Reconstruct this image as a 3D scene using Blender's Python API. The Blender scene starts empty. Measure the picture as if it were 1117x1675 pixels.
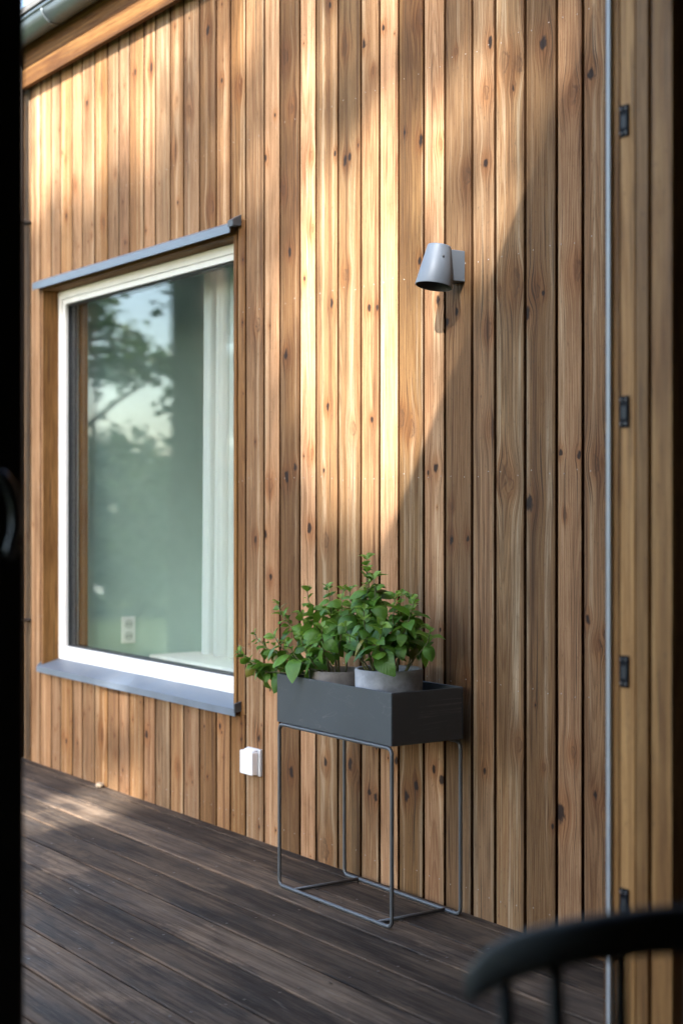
import bpy, bmesh, math, random
from mathutils import Vector, Matrix, Quaternion, noise as mnoise
R = math.radians
random.seed(7)
sc = bpy.context.scene
col = sc.collection

# ------------------------------------------------------------------ camera
cam_d = bpy.data.cameras.new('camera')
cam = bpy.data.objects.new('camera', cam_d)
col.objects.link(cam)
sc.camera = cam
PHI = math.atan(1700.5 / 2500.0)
cam.location = (0.0, -2.746, 1.164)
fwd = Vector((-math.cos(PHI), math.sin(PHI), 0.0))
cam.rotation_euler = fwd.to_track_quat('-Z', 'Y').to_euler()
cam_d.sensor_fit = 'VERTICAL'
cam_d.sensor_height = 36.0
cam_d.lens = 2500.0 / 1675.0 * 36.0
cam_d.shift_y = -11.5 / 1675.0
cam_d.clip_start = 0.05
cam_d.clip_end = 2000
cam_d.dof.use_dof = True
cam_d.dof.focus_distance = 4.4
cam_d.dof.aperture_fstop = 2.6

# ------------------------------------------------------------------ sky, sun, exposure
SUN = Vector((-0.6, 1.0, -0.888)).normalized()          # the way the light travels
world = bpy.data.worlds.new('World')
sc.world = world
world.use_nodes = True
wn = world.node_tree
sky = wn.nodes.new('ShaderNodeTexSky')
sky.sky_type = 'NISHITA'
sky.sun_disc = False
sky.sun_elevation = R(37.3)
sky.sun_rotation = R(149.0)
sky.air_density = 1.0
sky.dust_density = 2.0
sky.ozone_density = 0.4
wn.links.new(sky.outputs[0], wn.nodes['Background'].inputs[0])
wn.nodes['Background'].inputs[1].default_value = 0.15
sun_d = bpy.data.lights.new('sun', 'SUN')
sun_d.energy = 3.8
sun_d.angle = R(0.8)
sun_d.color = (1.0, 0.985, 0.965)
sun = bpy.data.objects.new('sun', sun_d)
sun.rotation_euler = SUN.to_track_quat('-Z', 'Y').to_euler()
sun.location = (6, -12, 14)
col.objects.link(sun)
vs = sc.view_settings
vs.view_transform = 'Standard'
vs.look = 'None'
vs.exposure = 2.70
vs.gamma = 1.0
vs.use_curve_mapping = False
sc.cycles.use_denoising = True
sc.cycles.max_bounces = 10
sc.cycles.diffuse_bounces = 4
sc.cycles.use_adaptive_sampling = True
sc.cycles.adaptive_threshold = 0.02
sc.cycles.transparent_max_bounces = 24
sc.cycles.caustics_reflective = False
sc.cycles.caustics_refractive = False

# ------------------------------------------------------------------ node helper
class NT:
    def __init__(s, name):
        s.mat = bpy.data.materials.new(name)
        s.mat.use_nodes = True
        s.t = s.mat.node_tree
        s.b = s.t.nodes['Principled BSDF']
        s.out = s.t.nodes['Material Output']
    def put(s, sock, v):
        if isinstance(v, bpy.types.NodeSocket): s.t.links.new(v, sock)
        elif v is not None:
            try: sock.default_value = v
            except Exception: sock.default_value = (*v, 1.0)
    def n(s, typ, ins=(), **props):
        nd = s.t.nodes.new(typ)
        for k, v in props.items(): setattr(nd, k, v)
        for k, v in (ins.items() if isinstance(ins, dict) else enumerate(ins)): s.put(nd.inputs[k], v)
        return nd
    def m(s, op, a, b=None, c=None, clamp=False):
        nd = s.t.nodes.new('ShaderNodeMath'); nd.operation = op; nd.use_clamp = clamp
        for i, v in enumerate((a, b, c)): s.put(nd.inputs[i], v)
        return nd.outputs[0]
    def vec(s, x, y, z): return s.n('ShaderNodeCombineXYZ', (x, y, z)).outputs[0]
    def noise(s, v, scale=1.0, detail=2.0, rough=0.5, dist=0.0):
        return s.n('ShaderNodeTexNoise', {'Vector': v, 'Scale': scale, 'Detail': detail, 'Roughness': rough, 'Distortion': dist}).outputs[0]
    def ss(s, v, a, b, lo=0.0, hi=1.0):
        return s.n('ShaderNodeMapRange', {0: v, 1: a, 2: b, 3: lo, 4: hi}, interpolation_type='SMOOTHSTEP').outputs[0]
    def mix(s, f, a, b, mode='MIX'):
        nd = s.t.nodes.new('ShaderNodeMix'); nd.data_type = 'RGBA'; nd.blend_type = mode
        s.put(nd.inputs[0], f); s.put(nd.inputs[6], a); s.put(nd.inputs[7], b)
        return nd.outputs[2]
    def bump(s, h, strength=0.3, dist=0.002):
        return s.n('ShaderNodeBump', {'Strength': strength, 'Distance': dist, 'Height': h}).outputs[0]
    def fin(s, color=None, rough=None, normal=None, metal=None, spec=None, **kw):
        s.put(s.b.inputs['Base Color'], color if not isinstance(color, tuple) else (*color, 1.0))
        s.put(s.b.inputs['Roughness'], rough); s.put(s.b.inputs['Metallic'], metal)
        s.put(s.b.inputs['Specular IOR Level'], spec)
        if normal is not None: s.put(s.b.inputs['Normal'], normal)
        for k, v in kw.items(): s.put(s.b.inputs[k], v)
        return s.mat

def c4(c): return (*c, 1.0)

NK = 8
def pine(name, pal, knots=False, axis='Z', rough=0.72, ringk=1.0, valmul=1.0):
    """sawn pine: rings, fibres, sap streaks, and knots that push the grain aside"""
    N = NT(name)
    tc = N.n('ShaderNodeTexCoord').outputs['Object']
    sp = N.n('ShaderNodeSeparateXYZ', (tc,)).outputs
    if axis == 'Z': u, l = N.m('ADD', sp[0], N.m('MULTIPLY', sp[1], 0.7)), sp[2]
    elif axis == 'X': u, l = N.m('ADD', sp[2], N.m('MULTIPLY', sp[1], 0.7)), sp[0]
    else: u, l = N.m('ADD', sp[0], N.m('MULTIPLY', sp[2], 0.7)), sp[1]
    rnd = N.n('ShaderNodeObjectInfo').outputs['Random']
    w = N.m('MULTIPLY', rnd, 91.0)
    u2 = u
    core = ring = halo = None
    if knots:
        wob = N.m('MULTIPLY', N.m('SUBTRACT', N.noise(N.vec(N.m('MULTIPLY', u, 60.0), N.m('MULTIPLY', l, 45.0), w), 1.0, 2.0), 0.5), 1.5)
        delta = None
        for i in range(NK):
            a = N.n('ShaderNodeAttribute', attribute_type='OBJECT', attribute_name='knot%d' % i).outputs['Vector']
            k = N.n('ShaderNodeSeparateXYZ', (a,)).outputs
            r = N.m('MAXIMUM', N.m('ABSOLUTE', k[2]), 0.0008)
            dx = N.m('SUBTRACT', u, k[0]); dz = N.m('SUBTRACT', l, k[1])
            qx = N.m('DIVIDE', dx, r); qz = N.m('DIVIDE', dz, N.m('MULTIPLY', r, 1.55))
            d2 = N.m('ADD', N.m('MULTIPLY', qx, qx), N.m('MULTIPLY', qz, qz))
            d = N.m('ADD', N.m('SQRT', d2), wob)
            g = N.m('DIVIDE', 1.0, N.m('MULTIPLY_ADD', d2, N.m('MULTIPLY', d2, 0.028), 1.0))
            dl = N.m('MULTIPLY', N.m('MULTIPLY', dx, g), -0.70)
            isd = N.m('GREATER_THAN', k[2], 0.0)
            co = N.m('MULTIPLY', N.ss(d, 1.10, 0.50), isd)
            rg = N.m('MULTIPLY', N.m('ADD', N.m('MULTIPLY', N.ss(N.m('ABSOLUTE', N.m('SUBTRACT', d, 0.85)), 0.30, 0.05), N.ss(qx, -0.6, 0.7, 0.25, 1.0)), N.ss(d, 0.9, 0.2, 0.0, 0.55)), N.m('SUBTRACT', 1.0, isd))
            delta = dl if delta is None else N.m('ADD', delta, dl)
            core = co if core is None else N.m('MAXIMUM', core, co)
            ring = rg if ring is None else N.m('MAXIMUM', ring, rg)
            halo = g if halo is None else N.m('MAXIMUM', halo, g)
        u2 = N.m('ADD', u, delta)
    warp = N.m('MULTIPLY', N.m('SUBTRACT', N.noise(N.vec(N.m('MULTIPLY', u2, 7.0), N.m('MULTIPLY', l, 0.9), w), 1.0, 2.0), 0.5), 0.034)
    hd = N.m('ADD', 0.018, N.m('MULTIPLY', N.m('SUBTRACT', N.noise(N.vec(N.m('MULTIPLY', l, 0.5), w, 3.0), 1.0, 1.0), 0.42), 0.16))
    u0 = N.m('SUBTRACT', u2, N.m('MULTIPLY', N.m('FRACT', N.m('MULTIPLY', rnd, 17.3)), 0.13))
    r_ = N.m('ADD', N.m('SQRT', N.m('ADD', N.m('MULTIPLY', u0, u0), N.m('MULTIPLY', hd, hd))), warp)
    f = N.m('FRACT', N.m('MULTIPLY', r_, 1.0 / 0.0062))
    late = N.m('MULTIPLY', N.ss(f, 0.25, 0.85), N.ss(f, 1.0, 0.88))
    fib = N.noise(N.vec(N.m('MULTIPLY', u2, 420.0), N.m('MULTIPLY', l, 7.0), w), 1.0, 3.0, 0.6)
    streak = N.noise(N.vec(N.m('MULTIPLY', u2, 34.0), N.m('MULTIPLY', l, 0.5), N.m('ADD', w, 5.0)), 1.0, 3.0, 0.55)
    blotch = N.noise(N.vec(N.m('MULTIPLY', u, 6.0), N.m('MULTIPLY', l, 1.6), N.m('ADD', w, 9.0)), 1.0, 3.0, 0.6)
    speck = N.noise(N.vec(N.m('MULTIPLY', u, 190.0), N.m('MULTIPLY', l, 60.0), w), 1.0, 2.0, 0.6)
    tint = N.n('ShaderNodeAttribute', attribute_type='OBJECT', attribute_name='tint').outputs['Fac']
    val = N.n('ShaderNodeAttribute', attribute_type='OBJECT', attribute_name='val').outputs['Fac']
    base = N.mix(tint, c4(pal[0]), c4(pal[1]))                 # pinkish sapwood -> golden heartwood
    base = N.mix(N.ss(streak, 0.52, 0.66, 0.0, 0.72), base, c4(pal[2]))     # pale streaks
    base = N.mix(N.ss(streak, 0.48, 0.32, 0.0, 0.62), base, c4(pal[3]))     # brown streaks
    base = N.mix(N.m('MULTIPLY', late, 0.50 * ringk), base, N.mix(1.0, base, (0.58, 0.46, 0.34, 1), 'MULTIPLY'))
    base = N.mix(N.ss(blotch, 0.46, 0.70, 0.0, 0.85), base, N.mix(1.0, base, (0.62, 0.54, 0.46, 1), 'MULTIPLY'))
    base = N.mix(N.ss(fib, 0.45, 0.60, 0.0, 0.85), base, N.mix(1.0, base, (0.62, 0.55, 0.48, 1), 'MULTIPLY'))
    base = N.mix(N.ss(speck, 0.60, 0.76, 0.0, 0.50), base, (0.07, 0.045, 0.025, 1))
    crack = N.noise(N.vec(N.m('MULTIPLY', u2, 130.0), N.m('MULTIPLY', l, 1.9), N.m('ADD', w, 21.0)), 1.0, 2.0, 0.45)
    base = N.mix(N.ss(crack, 0.64, 0.72, 0.0, 0.75), base, (0.035, 0.018, 0.008, 1))
    base = N.mix(N.ss(crack, 0.30, 0.22, 0.0, 0.3), base, c4(tuple(min(1.0, 1.25 * x) for x in pal[2])))
    if knots:
        base = N.mix(N.m('MULTIPLY', halo, 0.75), base, N.mix(1.0, base, (0.78, 0.58, 0.40, 1), 'MULTIPLY'))
        base = N.mix(N.m('MULTIPLY', ring, 0.62), base, (0.075, 0.034, 0.014, 1))
        base = N.mix(N.m('MULTIPLY', core, 0.93), base, (0.012, 0.006, 0.004, 1))
    grey = N.n('ShaderNodeAttribute', attribute_type='OBJECT', attribute_name='grey').outputs['Fac']
    base = N.mix(N.m('MULTIPLY', grey, N.ss(blotch, 0.30, 0.62, 0.25, 1.0)), base, N.mix(1.0, base, (0.84, 0.98, 1.10, 1), 'MULTIPLY'))
    v = N.m('MULTIPLY', val, valmul)
    base = N.mix(1.0, base, N.n('ShaderNodeCombineColor', (v, v, v)).outputs[0], 'MULTIPLY')
    h = N.noise(N.vec(N.m('MULTIPLY', u, 420.0), N.m('MULTIPLY', l, 7.0), w), 1.0, 2.0, 0.6)
    nrm = N.bump(h, 0.4, 0.0010)
    rg_ = N.ss(fib, 0.2, 0.8, rough - 0.08, rough + 0.12)
    return N.fin(base, rg_, nrm, spec=0.22)

PAL = [(0.370, 0.217, 0.118), (0.275, 0.138, 0.045), (0.500, 0.348, 0.212), (0.112, 0.045, 0.015)]
M = {}
M['siding'] = pine('siding_pine', PAL, knots=True, valmul=0.83)
M['fascia'] = pine('fascia_pine', [(0.135, 0.060, 0.015), (0.110, 0.046, 0.011), (0.25, 0.13, 0.040), (0.055, 0.021, 0.006)], axis='X')
M['reveal'] = pine('reveal_pine', [(0.22, 0.112, 0.032), (0.18, 0.086, 0.024), (0.26, 0.14, 0.045), (0.11, 0.05, 0.015)], axis='Z', ringk=0.6)
M['reveal_x'] = pine('reveal_pine_flat', [(0.22, 0.112, 0.032), (0.18, 0.086, 0.024), (0.26, 0.14, 0.045), (0.11, 0.05, 0.015)], axis='X', ringk=0.6)
M['jamb'] = pine('jamb_pine', [(0.46, 0.250, 0.094), (0.36, 0.178, 0.056), (0.52, 0.30, 0.12), (0.20, 0.09, 0.028)], axis='Z', rough=0.5, ringk=0.4)

def plain(name, colr, rough=0.5, metal=0.0, spec=0.5, var=0.12, vscale=14.0, bmp=0.0, bscale=300.0):
    N = NT(name)
    tc = N.n('ShaderNodeTexCoord').outputs['Object']
    a = N.noise(tc, vscale, 4.0, 0.6)
    base = N.mix(N.ss(a, 0.3, 0.7), c4(tuple(x * (1 - var) for x in colr)), c4(tuple(min(1, x * (1 + var)) for x in colr)))
    nr = N.bump(N.noise(tc, bscale, 2.0), bmp, 0.001) if bmp else None
    return N.fin(base, N.ss(a, 0.3, 0.7, max(0.03, rough - 0.06), rough + 0.06), nr, metal, spec)

M['backing'] = plain('shadow_gap_brown', (0.020, 0.009, 0.005), 0.9, spec=0.1)
M['groove'] = plain('groove_shade_grime', (0.055, 0.024, 0.009), 0.9, spec=0.1)  # groove shade painted onto the board edges, along with some grime
M['white_frame'] = plain('white_window_paint', (0.80, 0.80, 0.78), 0.35, var=0.03)
M['zinc'] = plain('blue_grey_sheet_metal', (0.135, 0.165, 0.205), 0.45, 0.25, 0.5, 0.10, 9.0)
M['dark_metal'] = plain('dark_grey_metal_cap', (0.06, 0.065, 0.07), 0.5, 0.2)
M['gutter'] = plain('grey_gutter_metal', (0.115, 0.135, 0.142), 0.38, 0.3)
M['gasket'] = plain('black_rubber', (0.012, 0.014, 0.018), 0.6)
M['planter'] = plain('anthracite_powder_coat', (0.062, 0.072, 0.080), 0.42, 0.0, 0.45, 0.06, 5.0, 0.05, 900)
N = NT('scuffed_anthracite_powder_coat')
tc = N.n('ShaderNodeTexCoord').outputs['Object']
sp = N.n('ShaderNodeSeparateXYZ', (tc,)).outputs
a = N.noise(tc, 6.0, 4.0, 0.6)
sm = N.noise(N.vec(N.m('MULTIPLY', sp[0], 9.0), sp[1], N.m('MULTIPLY', sp[2], 26.0)), 1.0, 3.0, 0.55, 1.4)
mark = N.m('MULTIPLY', N.ss(N.m('ABSOLUTE', N.m('SUBTRACT', sm, 0.5)), 0.018, 0.004), N.ss(a, 0.50, 0.66))
drop = N.noise(tc, 120.0, 2.0, 0.5)
base = N.mix(a, (0.042, 0.050, 0.057, 1), (0.052, 0.060, 0.067, 1))
base = N.mix(N.m('MULTIPLY', mark, 0.30), base, (0.17, 0.165, 0.16, 1))
base = N.mix(N.ss(drop, 0.68, 0.78, 0.0, 0.25), base, (0.14, 0.14, 0.14, 1))
M['planter'] = N.fin(base, N.ss(a, 0.3, 0.7, 0.38, 0.52), N.bump(N.noise(tc, 900.0, 2.0), 0.05, 0.001), spec=0.4)
M['planter_in'] = plain('anthracite_inside', (0.03, 0.032, 0.034), 0.6)
M['tube'] = plain('anthracite_tube', (0.085, 0.092, 0.098), 0.38, 0.15, 0.5, 0.05)
M['lamp'] = plain('grey_lamp_paint', (0.108, 0.130, 0.158), 0.55, 0.15, 0.5, 0.04, 30.0, 0.04, 1500)
M['lamp_in'] = plain('lamp_inside', (0.03, 0.03, 0.035), 0.6)
M['white_plastic'] = plain('white_plastic', (0.78, 0.79, 0.81), 0.35, var=0.02)
M['pale_plastic'] = plain('pale_grey_plastic', (0.55, 0.57, 0.59), 0.4, var=0.02)
M['concrete'] = plain('pale_cast_concrete', (0.27, 0.285, 0.31), 0.8, 0, 0.3, 0.22, 28.0, 0.25, 220)
M['concrete2'] = plain('dark_cast_concrete', (0.20, 0.185, 0.175), 0.85, 0, 0.3, 0.2, 28.0, 0.25, 220)
M['soil'] = plain('potting_soil', (0.022, 0.016, 0.011), 0.95, 0, 0.1, 0.5, 60.0, 0.9, 90)
M['screw'] = plain('steel_screw', (0.30, 0.28, 0.26), 0.35, 0.6)
M['deck_screw'] = plain('dull_deck_screw', (0.10, 0.09, 0.08), 0.45, 0.7)
M['alu'] = plain('grey_weather_strip', (0.42, 0.44, 0.46), 0.4, 0.1, var=0.03)
M['black_plate'] = plain('black_strike_plate', (0.006, 0.006, 0.009), 0.6, 0.0, 0.12)
M['dark_door'] = plain('dark_brown_door', (0.016, 0.012, 0.010), 0.55, 0, 0.3)
M['handle'] = plain('brushed_dark_handle', (0.06, 0.065, 0.075), 0.3, 0.8)
M['chair'] = plain('black_stained_wood', (0.060, 0.060, 0.057), 0.6, 0, 0.4, 0.15, 6.0)
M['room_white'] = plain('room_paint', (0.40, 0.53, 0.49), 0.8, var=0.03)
M['room_light'] = plain('white_room_paint', (0.78, 0.79, 0.77), 0.7, var=0.02)
M['room_dark'] = plain('garden_room_wall', (0.24, 0.19, 0.15), 0.8)
M['room_floor'] = plain('oak_floor', (0.22, 0.145, 0.085), 0.5)
M['roof'] = plain('roof_sheet', (0.10, 0.095, 0.09), 0.6)
M['bark'] = plain('pine_bark', (0.085, 0.060, 0.045), 0.95, 0, 0.1, 0.5, 9.0, 1.0, 30)
M['stone'] = plain('beige_pebble', (0.17, 0.13, 0.09), 0.85, 0, 0.2, 0.3, 60)
M['pipe'] = plain('brown_grey_pipe', (0.050, 0.042, 0.036), 0.75, 0.0, 0.2)

# curtain: thin cloth
N = NT('sheer_curtain_cloth')
N.fin((0.82, 0.85, 0.83), 0.9, spec=0.1)
tr = N.n('ShaderNodeBsdfTranslucent', {0: (0.8, 0.85, 0.82, 1)})
tp = N.n('ShaderNodeBsdfTransparent')
m1 = N.n('ShaderNodeMixShader', {0: 0.45, 1: N.b.outputs[0], 2: tr.outputs[0]})
m2 = N.n('ShaderNodeMixShader', {0: 0.42, 1: m1.outputs[0], 2: tp.outputs[0]})
N.t.links.new(m2.outputs[0], N.out.inputs[0])
M['curtain'] = N.mat

# glass: straight-through with mirror reflection growing at grazing angles (per surface)
N = NT('window_glass')
lw = N.n('ShaderNodeLayerWeight', {0: 0.5}).outputs['Facing']
R_ = N.m('ADD', 0.026, N.m('MULTIPLY', 0.60, N.m('POWER', lw, 5.0)), clamp=True)
tp = N.n('ShaderNodeBsdfTransparent', {0: (0.98, 0.995, 0.99, 1)})
gl = N.n('ShaderNodeBsdfGlossy', {'Color': (1, 1, 1, 1), 'Roughness': 0.012})
mx = N.n('ShaderNodeMixShader', {0: R_, 1: tp.outputs[0], 2: gl.outputs[0]})
N.t.links.new(mx.outputs[0], N.out.inputs[0])
N.t.nodes.remove(N.b)
M['glass'] = N.mat

# decking
N = NT('weathered_decking')
tc = N.n('ShaderNodeTexCoord').outputs['Object']
sp = N.n('ShaderNodeSeparateXYZ', (tc,)).outputs
rnd = N.n('ShaderNodeObjectInfo').outputs['Random']
w = N.m('MULTIPLY', rnd, 70.0)
geo = N.n('ShaderNodeNewGeometry').outputs['Position']
pat = N.noise(N.vec(N.m('MULTIPLY', sp[0], 1.5), N.m('MULTIPLY', sp[1], 3.0), N.m('MULTIPLY', w, 0.37)), 1.6, 6.0, 0.68)
pat2 = N.noise(N.vec(N.m('MULTIPLY', sp[0], 2.2), N.m('MULTIPLY', sp[1], 14.0), w), 1.0, 4.0, 0.6)
fib = N.noise(N.vec(N.m('MULTIPLY', sp[0], 9.0), N.m('MULTIPLY', sp[1], 330.0), w), 1.0, 3.0, 0.65)
grain = N.noise(N.vec(N.m('MULTIPLY', sp[0], 1.6), N.m('MULTIPLY', sp[1], 60.0), w), 1.0, 4.0, 0.65, 0.8)
base = N.mix(N.ss(pat2, 0.30, 0.70), (0.046, 0.034, 0.026, 1), (0.138, 0.098, 0.066, 1))
base = N.mix(N.ss(pat, 0.50, 0.64, 0, 0.75), base, (0.034, 0.028, 0.024, 1))
base = N.mix(N.ss(pat, 0.47, 0.33, 0, 0.8), base, (0.185, 0.130, 0.086, 1))
base = N.mix(N.ss(grain, 0.42, 0.62, 0, 0.8), base, N.mix(1.0, base, (0.42, 0.38, 0.36, 1), 'MULTIPLY'))
base = N.mix(N.ss(fib, 0.5, 0.75, 0, 0.55), base, (0.17, 0.135, 0.105, 1))
# pale scuffs
sc1 = N.noise(N.vec(N.m('MULTIPLY', sp[0], 5.0), N.m('MULTIPLY', sp[1], 48.0), N.m('ADD', w, 3.0)), 1.0, 2.0, 0.5, 0.6)
base = N.mix(N.ss(sc1, 0.70, 0.80, 0, 0.65), base, (0.20, 0.17, 0.14, 1))
# worn paler arrises along both long edges of each plank
wd = N.n('ShaderNodeAttribute', attribute_type='OBJECT', attribute_name='width').outputs['Fac']
ed = N.m('MINIMUM', N.m('ABSOLUTE', sp[1]), N.m('ABSOLUTE', N.m('SUBTRACT', wd, sp[1])))
base = N.mix(N.m('MULTIPLY', N.ss(ed, 0.010, 0.002), N.ss(pat2, 0.42, 0.68, 0.0, 0.6)), base, (0.20, 0.125, 0.075, 1))
pv = N.ss(N.m('FRACT', N.m('MULTIPLY', rnd, 7.77)), 0.0, 1.0, 0.68, 1.35)
base = N.mix(1.0, base, N.n('ShaderNodeCombineColor', (pv, pv, pv)).outputs[0], 'MULTIPLY')
nrm = N.bump(N.m('ADD', N.m('MULTIPLY', fib, 0.5), N.m('MULTIPLY', grain, 0.8)), 0.5, 0.0018)
M['deck'] = N.fin(base, N.ss(pat, 0.3, 0.7, 0.85, 0.62), nrm, spec=0.12)

# leaves
def leafmat(name, a, b, trans=0.35):
    N = NT(name)
    rnd = N.n('ShaderNodeObjectInfo').outputs['Random']
    tc = N.n('ShaderNodeTexCoord').outputs['Object']
    nn = N.noise(tc, 9.0, 2.0)
    f = N.m('ADD', N.m('MULTIPLY', rnd, 0.75), N.m('MULTIPLY', nn, 0.3))
    base = N.mix(f, c4(a), c4(b))
    N.fin(base, 0.42, spec=0.4)
    t = N.n('ShaderNodeBsdfTranslucent', {0: N.mix(0.5, base, (0.20, 0.34, 0.03, 1))})
    mx = N.n('ShaderNodeMixShader', {0: trans, 1: N.b.outputs[0], 2: t.outputs[0]})
    N.t.links.new(mx.outputs[0], N.out.inputs[0])
    return N
NL = leafmat('basil_leaf', (0.022, 0.085, 0.013), (0.125, 0.275, 0.030), 0.34)
tc = NL.n('ShaderNodeTexCoord').outputs['Object']
sp = NL.n('ShaderNodeSeparateXYZ', (tc,)).outputs
vv = NL.m('ADD', NL.m('MULTIPLY', sp[1], 7.0), NL.m('MULTIPLY', NL.m('ABSOLUTE', sp[0]), -9.0))
hh = NL.m('SINE', NL.m('MULTIPLY', vv, 6.283))
NL.put(NL.b.inputs['Normal'], NL.bump(hh, 0.12, 0.03))
M['basil'] = NL.mat
M['basil_young'] = leafmat('basil_young_leaf', (0.09, 0.20, 0.025), (0.20, 0.33, 0.05), 0.35).mat
M['basil_old'] = leafmat('basil_old_leaf', (0.20, 0.19, 0.03), (0.14, 0.11, 0.03), 0.3).mat
M['stem'] = plain('basil_stem', (0.085, 0.090, 0.028), 0.6, var=0.35, vscale=30)
M['tree_leaf'] = leafmat('tree_foliage', (0.022, 0.046, 0.016), (0.040, 0.070, 0.022), 0.2).mat
M['shrub_leaf'] = leafmat('shrub_foliage', (0.025, 0.050, 0.020), (0.045, 0.075, 0.026), 0.2).mat
N = NT('lawn_ground')
geo = N.n('ShaderNodeNewGeometry').outputs['Position']
a = N.noise(geo, 0.6, 6.0, 0.65); b = N.noise(geo, 14.0, 4.0, 0.7)
M['ground'] = N.fin(N.mix(N.ss(b, 0.3, 0.7), N.mix(a, (0.03, 0.055, 0.015, 1), (0.075, 0.085, 0.035, 1)), (0.055, 0.075, 0.028, 1)), 0.95, N.bump(b, 0.8, 0.03), spec=0.1)

# ------------------------------------------------------------------ geometry helpers
def link(name, me, mat=None, parent=None, loc=(0, 0, 0), rot=None, smooth=False):
    o = bpy.data.objects.new(name, me)
    col.objects.link(o)
    if mat is not None and me is not None and len(me.materials) == 0: me.materials.append(mat)
    o.location = loc
    if rot is not None: o.rotation_euler = rot
    if parent is not None: o.parent = parent
    if smooth:
        for p in me.polygons: p.use_smooth = True
    return o

def mesh(bm, name='m', smooth=False):
    me = bpy.data.meshes.new(name)
    if smooth:
        for f in bm.faces: f.smooth = True
    bm.to_mesh(me); bm.free()
    return me

def bm_box(bm, a, b):
    x0, y0, z0 = a; x1, y1, z1 = b
    v = [bm.verts.new(p) for p in ((x0,y0,z0),(x1,y0,z0),(x1,y1,z0),(x0,y1,z0),(x0,y0,z1),(x1,y0,z1),(x1,y1,z1),(x0,y1,z1))]
    for q in ((0,3,2,1),(4,5,6,7),(0,1,5,4),(1,2,6,5),(2,3,7,6),(3,0,4,7)): bm.faces.new([v[i] for i in q])

def box(name, a, b, mat, parent=None, bev=0.0, seg=1):
    """box with its origin at the min corner"""
    a, b = Vector(a), Vector(b)
    bm = bmesh.new()
    bm_box(bm, (0, 0, 0), b - a)
    if bev:
        bmesh.ops.bevel(bm, geom=bm.edges[:], offset=bev, segments=seg, affect='EDGES', profile=0.5)
    me = mesh(bm, name)
    o = link(name, me, mat, parent)
    o.location = a
    o['tint'] = random.random(); o['val'] = random.uniform(0.9, 1.08)
    return o

def prism(name, prof, x0, x1, mat, parent=None, bev=0.0):
    """profile [(y,z)..] extruded along X"""
    bm = bmesh.new()
    A = [bm.verts.new((x0, y, z)) for y, z in prof]; B = [bm.verts.new((x1, y, z)) for y, z in prof]
    n = len(prof)
    bm.faces.new(A); bm.faces.new(B[::-1])
    for i in range(n): bm.faces.new([A[i], B[i], B[(i+1) % n], A[(i+1) % n]][::-1])
    bmesh.ops.recalc_face_normals(bm, faces=bm.faces[:])
    if bev: bmesh.ops.bevel(bm, geom=bm.edges[:], offset=bev, segments=1, affect='EDGES')
    o = link(name, mesh(bm, name), mat, parent)
    o['tint'] = random.random(); o['val'] = 1.0
    return o

def bm_tube(bm, pts, rad, n=8, closed=False, caps=True):
    pts = [Vector(p) for p in pts]
    m = len(pts)
    rad = rad if isinstance(rad, (list, tuple)) else [rad] * m
    rings = []
    up = None
    for i, p in enumerate(pts):
        if closed: t = (pts[(i+1) % m] - pts[i-1]).normalized()
        else: t = (pts[min(i+1, m-1)] - pts[max(i-1, 0)]).normalized()
        if up is None:
            up = t.orthogonal().normalized()
        up = (up - t * up.dot(t))
        up = up.normalized() if up.length > 1e-6 else t.orthogonal().normalized()
        s = t.cross(up)
        rings.append([bm.verts.new(p + (up * math.cos(2*math.pi*j/n) + s * math.sin(2*math.pi*j/n)) * rad[i]) for j in range(n)])
    rng = range(m) if closed else range(m-1)
    for i in rng:
        a, b = rings[i], rings[(i+1) % m]
        off = 0
        if closed and i == m-1:
            off = min(range(n), key=lambda o: (b[o].co - a[0].co).length)
        for j in range(n): bm.faces.new((a[j], a[(j+1) % n], b[(j+1+off) % n], b[(j+off) % n]))
    if caps and not closed:
        bm.faces.new(rings[0][::-1]); bm.faces.new(rings[-1])

def tube(name, pts, rad, mat, parent=None, n=10, closed=False):
    bm = bmesh.new(); bm_tube(bm, pts, rad, n, closed)
    bmesh.ops.recalc_face_normals(bm, faces=bm.faces[:])
    return link(name, mesh(bm, name, True), mat, parent)

def rounded_loop(corners, r, seg=5):
    """closed rounded polygon in 3D"""
    out = []
    n = len(corners)
    C = [Vector(c) for c in corners]
    for i in range(n):
        p, c, q = C[i-1], C[i], C[(i+1) % n]
        a = (p - c).normalized(); b = (q - c).normalized()
        P0, P1 = c + a * r, c + b * r
        for k in range(seg + 1):
            t = k / seg
            out.append(P0 * (1-t)**2 + c * 2*t*(1-t) + P1 * t*t)
    return out

def empty(name, loc=(0, 0, 0), rz=0.0):
    o = bpy.data.objects.new(name, None)
    col.objects.link(o); o.location = loc; o.rotation_euler = (0, 0, rz)
    o.empty_display_size = 0.1
    return o

def tag(o, label=None, cat=None, group=None, kind=None):
    if label: o['label'] = label
    if cat: o['category'] = cat
    if group: o['group'] = group
    if kind: o['kind'] = kind
    return o

# ------------------------------------------------------------------ the setting: ground, deck
bm = bmesh.new()
vs_ = [bm.verts.new(p) for p in ((-900, -900, 0), (900, -900, 0), (900, 900, 0), (-900, 900, 0))]
bm.faces.new(vs_)
g = link('ground', mesh(bm), M['ground'], loc=(0, 0, -0.42)); tag(g, kind='structure')

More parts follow.
